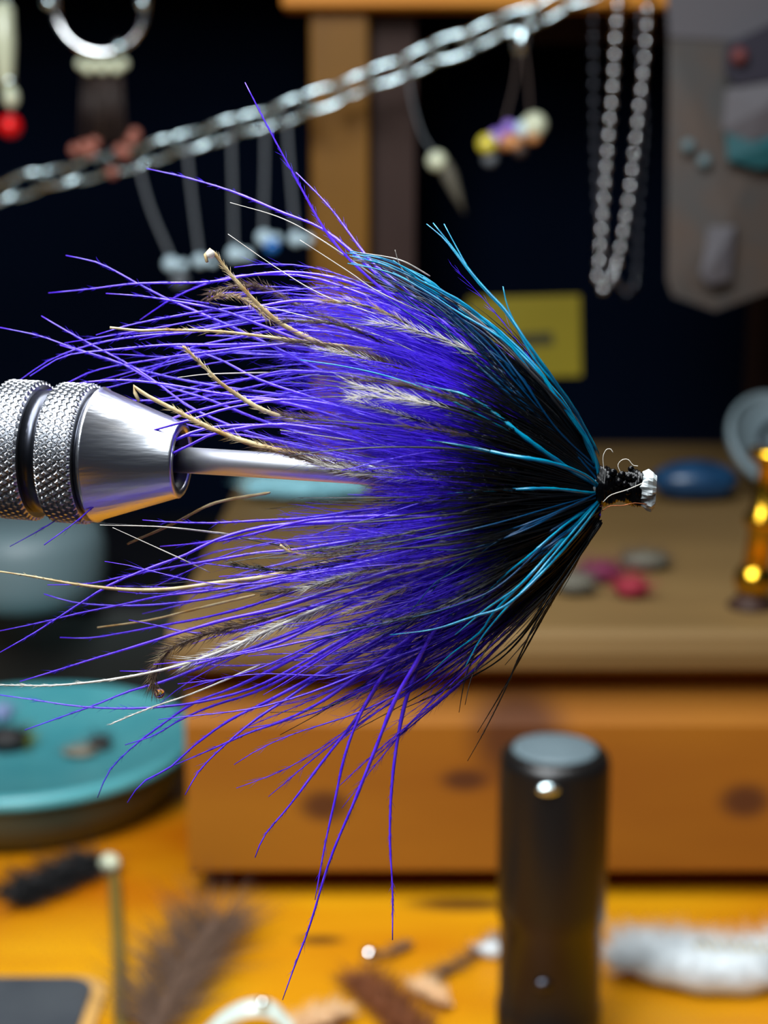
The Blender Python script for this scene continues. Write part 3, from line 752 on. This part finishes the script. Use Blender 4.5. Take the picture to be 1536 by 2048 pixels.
# two earrings right of the post
t = thing('drop_earring', 'ivory bead earring with a tapering grey drop beside the post', 'earring', on_y(820, 165, Y), 'hanging earrings')
wire(t, [(812,120),(824,200),(845,270),(872,310)], Y, .5, 'hair_thread', 'hook_wire')
MB().ball(on_y(874, 322, Y - 1), 4.2, 16, 12).build('ivory_bead', M['palebead'], t)
MB().lathe([(.4, -17), (2, -8), (3.2, 0), (2.2, 6)], on_y(898, 350, Y), (-.42, 0, 1), 20).build('drop', M['greyf'], t)
t = thing('cluster_earring', 'cluster earring of ivory, yellow and violet beads on two wires', 'earring', on_y(1040, 80, Y), 'hanging earrings')
wire(t, [(1038,75),(1030,160),(1005,260)], Y, .6, 'brown_hair', 'hook_wire'); wire(t, [(1046,75),(1056,160),(1062,250)], Y, .6, 'brown_hair', 'hook_wire')
for (x, y, r, m_) in ((1069,250,5.2,'palebead'),(1046,258,3.6,'clearbead'),(974,288,4.2,'yellowbead'),(992,274,3.4,'purplebead'),(1018,256,3.2,'purplebead'),(1010,282,4.0,'orangebead'),(1030,285,3.2,'orangebead'),(980,318,3.2,'hair_thread'),(1040,300,3,'brown_hair'),(1066,272,3.4,'orangebead')):
    MB().ball(on_y(x, y, Y - 1 + random.uniform(-2, 2)), r, 16, 12).build('bead', M[m_], t)
t = thing('drop_earring', 'short silver teardrop earring at the upper end of the chain', 'earring', on_y(1040, 70, Y + 10), 'hanging earrings')
wire(t, [(1062,15),(1052,40),(1046,78)], Y + 10, .6, 'silver', 'hook_wire')
MB().lathe([(.4, 8), (2.6, 2), (3.6, -3), (2.4, -7), (.4, -8.4)], on_y(1044, 72, Y + 9), (0.2, 0, 1), 20).build('drop', M['silver'], t)
# plastic bag of dyed feathers at the right
M['bag'] = mat('clear_bag_film', (150, 140, 125), 0.25, spec=.6, alpha=.55)
M['greyglass2'] = mat('frosted_dim_plastic', (86, 104, 108), .5)
M['bag_in'] = mat('brown_feather_stuff', (66, 52, 42), 0.6, noise=((54, 52, 50), 60, .2))
M['dk_card'] = mat('dark_violet_card', (26, 22, 36), 0.5)
M['mauve'] = mat('grey_mauve_fur', (74, 71, 75), 0.6)
M['teal_fur'] = mat('dark_teal_fur', (8, 70, 76), 0.6)
Yb = 640
bag = thing('feather_bag', 'hanging clear bag packed with brown, teal and grey dyed feathers', 'bag', on_y(1440, 60, Yb))
def slab(pts, Y0, Y1, name, m_, parent, bulge=0.0):
    n = len(pts); c_ = np.mean(pts, axis=0)
    f = [on_y(x, y, Y0) for x, y in pts]; g = [on_y(x, y, Y1) for x, y in pts]
    fc = on_y(c_[0], c_[1], Y0 - bulge)
    b = MB(); b.add(f + g + [fc], [(i, (i + 1) % n, 2 * n) for i in range(n)] + [tuple(n + i for i in range(n))[::-1]] + [((i + 1) % n, i, n + i, n + (i + 1) % n) for i in range(n)])
    return b.build(name, M[m_], parent, False)
slab([(1338,72),(1620,60),(1620,560),(1530,585),(1430,622),(1345,592),(1334,560)], Yb, Yb + 14, 'feather_pack', 'bag_in', bag, 3)
slab([(1332,-30),(1625,-30),(1625,90),(1338,74)], Yb - 1, Yb + 8, 'header_card', 'mauve', bag)
slab([(1452,90),(1620,10),(1620,150),(1470,170),(1448,140)], Yb - 12, Yb - 4, 'dark_card', 'dk_card', bag)
slab([(1452,180),(1620,110),(1620,250),(1500,285),(1445,260)], Yb - 10, Yb - 4, 'grey_fur', 'mauve', bag, 3)
slab([(1450,262),(1500,285),(1620,235),(1620,320),(1520,338),(1455,320)], Yb - 9, Yb - 4, 'teal_fur', 'teal_fur', bag, 3)
MB().ball(on_y(1478, 112, Yb - 14), 3.6, 14, 10).build('red_bead', mat('dull_red', (92, 42, 42), .6), bag)
MB().ball(on_y(1376, 292, Yb - 5), 2.8, 14, 10).build('silver_stud', M['greyglass2'], bag)
MB().ball(on_y(1408, 322, Yb - 5), 2.8, 14, 10).build('silver_stud', M['greyglass2'], bag)
slab([(1418,452),(1470,452),(1460,560),(1420,570),(1400,550)], Yb - 8, Yb - 4, 'pale_tuft', 'mauve', bag, 3)
# yellow card on the dark backing
M['ycard'] = mat('yellow_card', (140, 124, 10), .5)
M['ink'] = mat('dark_print', (60, 56, 20), .6)
card = thing('yellow_card', 'small yellow card stuck on the dark backing below the ball chains', 'card', on_y(1050, 670, BACK_Y - 3))
slab([(935,596),(1160,590),(1163,752),(935,756)], BACK_Y - 2, BACK_Y - .5, 'card', 'ycard', card)
slab([(1030,668),(1105,664),(1108,690),(1032,694)], BACK_Y - 2.4, BACK_Y - 2.05, 'print', 'ink', card)

# ================================================================== ON THE LEDGE
def lump_thing(name, label, cat, c, r, sq, m_, fuzz=0, mf=None, group=None, part='body', L=6):
    t = thing(name, label, cat, c, group)
    MB().ball(np.asarray(c) + np.array([0, 0, r * sq[2] * .98]), r, 20, 12, sq, .08).build(part, M[m_], t)
    if fuzz:
        d = rng.normal(size=(fuzz, 3)); d /= np.linalg.norm(d, axis=1)[:, None]; d[:, 2] = np.abs(d[:, 2]) * .8
        p = np.asarray(c) + np.array([0, 0, r * sq[2] * .98]) + d * r * np.array(sq) * .9
        MB().hairs(p, d + rng.normal(size=(fuzz, 3)) * .4, L * rng.uniform(.5, 1.2, fuzz), .12, rng.normal(size=(fuzz, 3)) * L * .3).build('fibers', M[mf or m_], t, True, 'stuff')
    return t
M['bluestone'] = mat('dark_blue_stone', (8, 30, 54), .35, noise=((26, 66, 100), 60, .2))
M['pink'] = mat('hot_pink_fluff', (96, 22, 56), .8); M['redf'] = mat('red_pink_fluff', (128, 26, 42), .8)
M['greyf'] = mat('grey_fluff', (84, 80, 68), .7)
M['greyglass'] = mat('frosted_grey_plastic', (110, 125, 130), .5)
lump_thing('blue_stone', 'dark blue oval stone on the ledge beyond the fly head', 'stone', on_z(1388, 1000, LEDGE_Z), 19, (1, .6, .46), 'bluestone')
lump_thing('pink_fluff', 'pink tuft of fluff lying on the ledge', 'fluff', on_z(1200, 1165, LEDGE_Z), 6, (1.2, .8, .6), 'pink', 160, None, 'coloured tufts on the ledge')
lump_thing('pink_fluff', 'red tuft of fluff nearest the ledge front', 'fluff', on_z(1262, 1196, LEDGE_Z), 5, (1.1, .8, .7), 'redf', 140, None, 'coloured tufts on the ledge')
lump_thing('grey_fluff', 'grey tuft of fluff below the fly head on the ledge', 'fluff', on_z(1150, 1190, LEDGE_Z), 6.5, (1, .8, .6), 'greyf', 140, None, 'grey tufts on the ledge')
lump_thing('grey_fluff', 'dark grey tuft of fluff behind the red one', 'fluff', on_z(1290, 1140, LEDGE_Z), 7, (1.2, .8, .5), 'greyf', 140, 'brown_hair', 'grey tufts on the ledge')
# brass post
bp = on_z(1500, 1215, LEDGE_Z); hq = lambda py: on_y(1510, py, bp[1])[2] - LEDGE_Z
bx = thing('brass_stand', 'slender turned brass stand with a bright ball near its foot', 'stand', bp)
tilt = np.array([.09, 0, 1.0])
MB().lathe([(7, 0), (7.5, 1), (5, 3), (4, 5)], bp, (0, 0, 1), 32).build('foot', M['dark_wood'], bx)
MB().ball(bp + tilt * hq(1160), 6.4, 20, 14).build('ball', M['brass'], bx)
MB().lathe([(3.6, 4), (4.2, hq(1120)), (4.0, hq(1060)), (5.8, hq(1050)), (6.0, hq(1035)), (4.2, hq(1020)), (3.4, hq(940)), (4.6, hq(925)), (7.2, hq(915)), (7.4, hq(900)), (3, hq(895))], bp, tilt, 32).build('shaft', M['brass'], bx)
# grey lid leaning behind it
lc = on_z(1545, 985, LEDGE_Z)
lid = thing('storage_disc', 'frosted grey round disc leaning behind the brass stand', 'disc', lc)
la = np.array([.25, -.75, .62]); la /= np.linalg.norm(la)
MB().lathe([(0.1, 0), (22, 0), (24, 1), (24.5, 4), (24, 6), (22.5, 6), (22, 2.5), (.1, 2.2)], lc + np.array([0, 0, 21]), la, 48).build('disc', M['greyglass'], lid)
MB().lathe([(8, 6.2), (9.5, 6.2), (9.5, 2.2), (8, 2.2)], lc + np.array([0, 0, 21]), la, 32, True).build('ring', M['steel_dark'], lid)
# pale teal plume
def plume(name, label, cat, path, L, m_, quill_m, cnt, r=.5, R=.16, flat=.35, group=None):
    P = spline(path, 40); t = thing(name, label, cat, P[0], group)
    MB().tube(P, np.linspace(r, r * .3, 40), 6).build('quill', M[quill_m], t)
    i = rng.integers(1, 38, cnt); T = np.gradient(P, axis=0); T /= np.linalg.norm(T, axis=1)[:, None]
    sd = np.cross(T[i], (0, 0, 1)); sd /= np.linalg.norm(sd, axis=1)[:, None]
    sg = np.where(rng.random(cnt) < .5, 1, -1)[:, None]
    d = T[i] * rng.uniform(.2, 1, cnt)[:, None] + sd * sg * rng.uniform(.4, 1.3, cnt)[:, None] + rng.normal(size=(cnt, 3)) * .25; d[:, 2] = np.abs(d[:, 2]) + np.abs(rng.normal(size=cnt)) * flat
    l = L * rng.uniform(.5, 1.1, cnt)
    bd = rng.normal(size=(cnt, 3)) * l[:, None] * .15; bd[:, 2] = np.abs(bd[:, 2]) * .3
    MB().hairs(P[i], d, l, R, bd).build('barbs', M[m_], t, True, 'stuff')
    return t
M['paleteal'] = mat('pale_teal_feather', (150, 205, 215), .6)
z_ = LEDGE_Z + 3
plume('teal_plume', 'pale teal plume on the ledge behind the mandrel', 'feather', [on_z(725, 985, z_), on_z(640, 990, z_ + 1), on_z(520, 985, z_)], 16, 'paleteal', 'cream', 1500, .8, .3)

# ================================================================== LEFT BACK: box, disc, dish
M['olivebox'] = mat('dark_olive_tin', (30, 32, 30), .45)
bx0, by0, bh = -195.0, 625.0, 56.0
tin = thing('storage_tin', 'dark olive storage tin behind the teal dish, put in to keep the gap dark', 'tin', (-130, 700, 0))  # dark box, added so lamp light does not reach the table here
MB().box((bx0, by0, 0), (UNIT_X0 - 4, 790, bh - 8), 2).build('body', M['olivebox'], tin, False)
MB().box((bx0 - 1.5, by0 - 1.5, bh - 7.9), (UNIT_X0 - 2.5, 790, bh), 2).build('lid', M['black_metal'], tin, False)
dc = on_z(20, 1235, bh)
gd = thing('frosted_jar', 'round frosted grey jar standing on the dark tin', 'jar', dc)
MB().lathe([(27, 0), (31, 2), (33, 10), (33, 24), (30, 31), (22, 34), (.5, 34.5)], dc + np.array([0, 30, 0]), (0, 0, 1), 48).build('body', M['greyglass2'], gd)
M['dish'] = mat('teal_glazed_dish', (60, 134, 142), .35, noise=((84, 154, 158), 30, .25))
M['dish_side'] = mat('olive_dish_side', (66, 74, 60), .5)
dcx, dcy = -133.0, 540.0
dish = thing('round_dish', 'round teal dish with a pale rim holding scraps and hooks', 'dish', (dcx, dcy, 0))
MB().lathe([(46, 0), (52, 2), (58, 12), (60, 19), (60, 19.5), (40, 19.5)], (dcx, dcy, 0), (0, 0, 1), 72).build('bowl', M['dish_side'], dish)
MB().lathe([(20, 19.6), (60.5, 19.6), (62.5, 20.6), (63, 22.5), (62, 24.6), (60, 25.2), (58, 24.4), (56, 22.2), (.4, 21.4)], (dcx, dcy, 0), (0, 0, 1), 72).build('tray', M['dish'], dish)
M['dark_scrap'] = mat('dark_scrap', (30, 26, 26), .6); M['lime'] = mat('lime_scrap', (120, 130, 30), .5); M['violet'] = mat('violet_scrap', (70, 50, 150), .6); M['tan'] = mat('tan_scrap', (120, 110, 95), .6); M['lilac'] = mat('lilac_scrap', (130, 140, 180), .6)
zs = 22.0
lump_thing('scrap', 'dark tuft in the dish left of the lime scrap', 'scrap', on_z(12, 1500, zs), 6, (1.3, .9, .7), 'dark_scrap', 200, None, 'scraps in the teal dish', L=7)
lump_thing('scrap', 'lime green scrap lying in the teal dish', 'scrap', on_z(45, 1494, zs), 4, (1, .8, .7), 'lime', 60, None, 'scraps in the teal dish')
lump_thing('scrap', 'tan scrap in the middle of the dish', 'scrap', on_z(160, 1512, zs), 4.4, (1.4, .8, .4), 'tan', 60, None, 'scraps in the teal dish')
lump_thing('scrap', 'small dark scrap touching the tan one', 'scrap', on_z(200, 1500, zs), 4, (1, .8, .7), 'dark_scrap', 60, None, 'scraps in the teal dish')
lump_thing('scrap', 'lilac scrap at the dish edge', 'scrap', on_z(4, 1440, zs), 4, (1, .8, .8), 'lilac', 60, None, 'scraps in the teal dish')
lump_thing('violet_fluff', 'dim violet tuft of fluff between dish and tin', 'fluff', on_z(45, 1330, zs), 6, (1.3, .7, .8), 'violet', 140)

# ================================================================== ON THE TABLE
M['blackplastic'] = mat('black_barrel', (15, 13, 12), .32, spec=.5)
M['greytop'] = mat('grey_textured_cap', (84, 98, 103), .5)
cyl = on_y(1110, 1500, 365.0); cz = cyl[2]; cb = (cyl[0], 365.0, 0)
torch = thing('penlight', 'black cylindrical penlight standing upright with grey textured top', 'penlight', cb)
cr = 14.0
MB().lathe([(cr - .8, 0), (cr - .3, .6), (cr - .3, 16), (cr - .9, 17), (cr - .9, 40), (cr - .1, 41), (cr, 46), (cr, cz - 3), (cr - .5, cz - 1.2), (cr - 1.6, cz - .2), (cr - 3, cz)], cb, (0, 0, 1), 64).build('barrel', M['blackplastic'], torch)
MB().lathe([(cr - 3.1, cz + .02), (cr - 3.6, cz + .7), (.3, cz + .9)], cb, (0, 0, 1), 48).build('cap', M['greytop'], torch)
b = MB()
for i in range(-6, 7):
    for j in range(-6, 7):
        x, y = (i + .5 * (j % 2)) * 1.5, j * 1.3
        if x * x + y * y < (cr - 4.2) ** 2: b.ball((cb[0] + x, cb[1] + y, cz + .8), .55, 8, 5, (1, 1, .7))
b.build('dimples', M['greytop'], torch, True, 'stuff')
MB().ball((cb[0] - 3.0, cb[1] - cr + .3, cz - 5.0), 1.9, 16, 10, (1.5, .6, .8)).build('clip_stud', M['silver'], torch)
MB().ball((cb[0] - 3.0, cb[1] - cr + .9, 28.0), 1.9, 16, 10, (1.2, .6, .9)).build('switch', M['steel_dark'], torch)
# bodkin lying on the table
t = thing('bodkin', 'thin olive handled bodkin lying with its bright ball end by the dish', 'bodkin', on_z(236, 1800))
P = [on_z(x, y, 2.6) for x, y in ((228,1745),(234,1850),(240,1950),(244,2130))]
MB().tube(spline(P, 16), [1.2] + [2.0] * 15, 16).build('handle', mat('olive_handle', (112, 92, 40), .4), t)
MB().ball(on_z(219, 1728, 4.2), 3.6, 18, 12).build('ball_end', M['palebead'], t)
# dark pad
def rrect(pts_c, hx, hy, z0, z1, r, name, m_, parent):
    cx_, cy_ = pts_c; ring = []
    for (sx, sy, a0) in ((1, 1, 0), (-1, 1, pi / 2), (-1, -1, pi), (1, -1, 3 * pi / 2)):
        for k in range(8):
            a = a0 + k / 7 * pi / 2; ring.append((cx_ + sx * (hx - r) + r * cos(a), cy_ + sy * (hy - r) + r * sin(a)))
    n = len(ring); b = MB()
    b.add([(x, y, z0) for x, y in ring] + [(x, y, z1) for x, y in ring], [tuple(range(n))[::-1], tuple(range(n, 2 * n))] + [(i, (i + 1) % n, n + (i + 1) % n, n + i) for i in range(n)])
    return b.build(name, M[m_], parent, False)
M['pad'] = mat('dark_grey_pad', (62, 66, 70), .6, noise=((48, 52, 58), 60, .2)); M['padedge'] = mat('tan_pad_edge', (190, 145, 80), .5)
pc = on_z(192, 1953, 3.0)
pad = thing('grey_pad', 'dark grey pad with rounded corner and tan border at the table front', 'pad', (pc[0] - 50, pc[1] - 40, 0))
rrect((pc[0] - 46, pc[1] - 36), 50, 38, 0, 2, 9, 'border', 'padedge', pad)
rrect((pc[0] - 50, pc[1] - 40), 50, 40, 2.05, 3, 8, 'surface', 'pad', pad)
# feathers and scraps on the table
M['blackf'] = mat('black_feather', (12, 12, 14), .55); M['brownf'] = mat('brown_marabou', (98, 74, 58), .7); M['whitef'] = mat('white_marabou', (218, 224, 226), .7, transl=.2)
M['palef'] = mat('pale_peach_feather', (225, 185, 140), .7); M['rust'] = mat('rust_feather', (110, 58, 22), .7); M['gold'] = mat('gold_tinsel', (230, 200, 60), .2, 1.0)
plume('black_feather', 'black feather in front of the teal dish, widened to take in its shadow', 'feather', [on_z(225, 1722, 2), on_z(150, 1745, 3), on_z(30, 1802, 1.5)], 15, 'blackf', 'blackf', 900, .6, .25, .15)  # spread wide so its black also stands for the dish shadow
plume('brown_plume', 'grey brown marabou plume beside the bodkin', 'feather', [on_z(300, 2080, 3), on_z(340, 1980, 5), on_z(400, 1900, 4), on_z(440, 1850, 2)], 24, 'brownf', 'brownf', 650, .6, .2, .4)
plume('white_plume', 'fluffy white plume behind the penlight', 'feather', [on_z(1590, 1925, 5), on_z(1460, 1940, 6), on_z(1340, 1925, 6), on_z(1232, 1928, 3)], 13, 'whitef', 'whitef', 4500, 1.2, .16, .6)
wp = SC.objects['white_plume']
bb = MB(); cp = spline([on_z(1590, 1935, 5), on_z(1460, 1945, 6), on_z(1340, 1935, 6), on_z(1255, 1928, 3)], 20)
bb.tube(cp, 6.5 * np.sqrt(np.clip(1 - np.linspace(-.75, 1, 20) ** 2, .02, 1)) * (1 + .05 * np.sin(np.arange(20) * 1.3)), 18); bb.build('down', M['whitef'], wp)
tn = thing('gold_tinsel', 'curly gold tinsel strand lying on the white plume', 'tinsel', on_z(1480, 1890, 14))
MB().tube([on_z(1390 + 170 * u, 1886 + 10 * u + 9 * sin(u * 50), 14 + 1.5 * cos(u * 50)) for u in np.linspace(0, 1, 120)], .22, 5).build('strand', M['gold'], tn)
plume('peach_feather', 'pale peach feather tip at the front table edge', 'feather', [on_z(560, 2070, 2), on_z(620, 2045, 4), on_z(690, 2030, 2)], 7, 'palef', 'palef', 420, .5, .22)
plume('rust_feather', 'rust brown feather scrap left of the penlight', 'feather', [on_z(850, 2090, 2), on_z(790, 2030, 3), on_z(715, 1960, 2)], 11, 'rust', 'rust', 600, .5, .22)
plume('peach_feather', 'pale peach feather beside the rust scrap', 'feather', [on_z(905, 2010, 2), on_z(870, 1990, 4), on_z(835, 1975, 2)], 6, 'palef', 'palef', 340, .5, .22)
plume('olive_feather', 'dark wisp of feather pointing at the penlight', 'feather', [on_z(1010, 1868, 2), on_z(930, 1920, 2), on_z(850, 1965, 2)], 5, 'brownf', 'blackf', 200, .5, .2, .2)
plume('dark_wisp', 'small dark wisp on the bare table', 'feather', [on_z(825, 1885, 2), on_z(780, 1905, 2), on_z(745, 1912, 2)], 4, 'brownf', 'brownf', 90, .5, .2, .2)
lump_thing('white_scrap', 'small white tuft against the penlight', 'fluff', on_z(982, 1915), 3, (1.2, .8, .8), 'whitef', 80, None, L=4)
for (x, y, lab) in ((738, 1924, 'silver bead lying by the small dark wisp'), (775, 2004, 'silver bead lying in the rust feather scrap')):
    c = on_z(x, y, 0); tag(MB().ball(c + np.array([0, 0, 2.4]), 2.4, 18, 12).build('silver_bead', M['silver_soft']), lab, 'bead', 'silver beads on the table')
# curl of clear plastic
M['film'] = mat('clear_plastic_film', (205, 222, 215), .15, spec=.9, alpha=.75)
t = thing('plastic_curl', 'curled strip of clear plastic at the front of the table', 'wrapper', on_z(510, 2040))
P = spline([on_z(x, y, z) for x, y, z in ((400,2075,1),(440,2035,6),(490,2010,10),(540,2010,10),(575,2040,6),(600,2080,2))], 30)
b = MB(); V = []
for i, p in enumerate(P): V += [p + np.array([0, -3, -2]), p + np.array([0, -1.4, .6]), p + np.array([0, 1.2, .8]), p + np.array([0, 3, -1])]
Vb = [v - np.array([0, 0, .35]) for v in V]
nV = len(V)
Fs = [(i * 4 + j, i * 4 + j + 1, i * 4 + j + 5, i * 4 + j + 4) for i in range(29) for j in range(3)]
Fs += [tuple(nV + k for k in f[::-1]) for f in Fs]
Fs += [(i * 4 + e, (i + 1) * 4 + e, nV + (i + 1) * 4 + e, nV + i * 4 + e) for i in range(29) for e in (0, 3)]
b.add(V + Vb, Fs); b.build('strip', M['film'], t)
MB().ball(P[17] + np.array([0, -2, 1.2]), 1.6, 14, 10).build('bead', M['silver'], t)
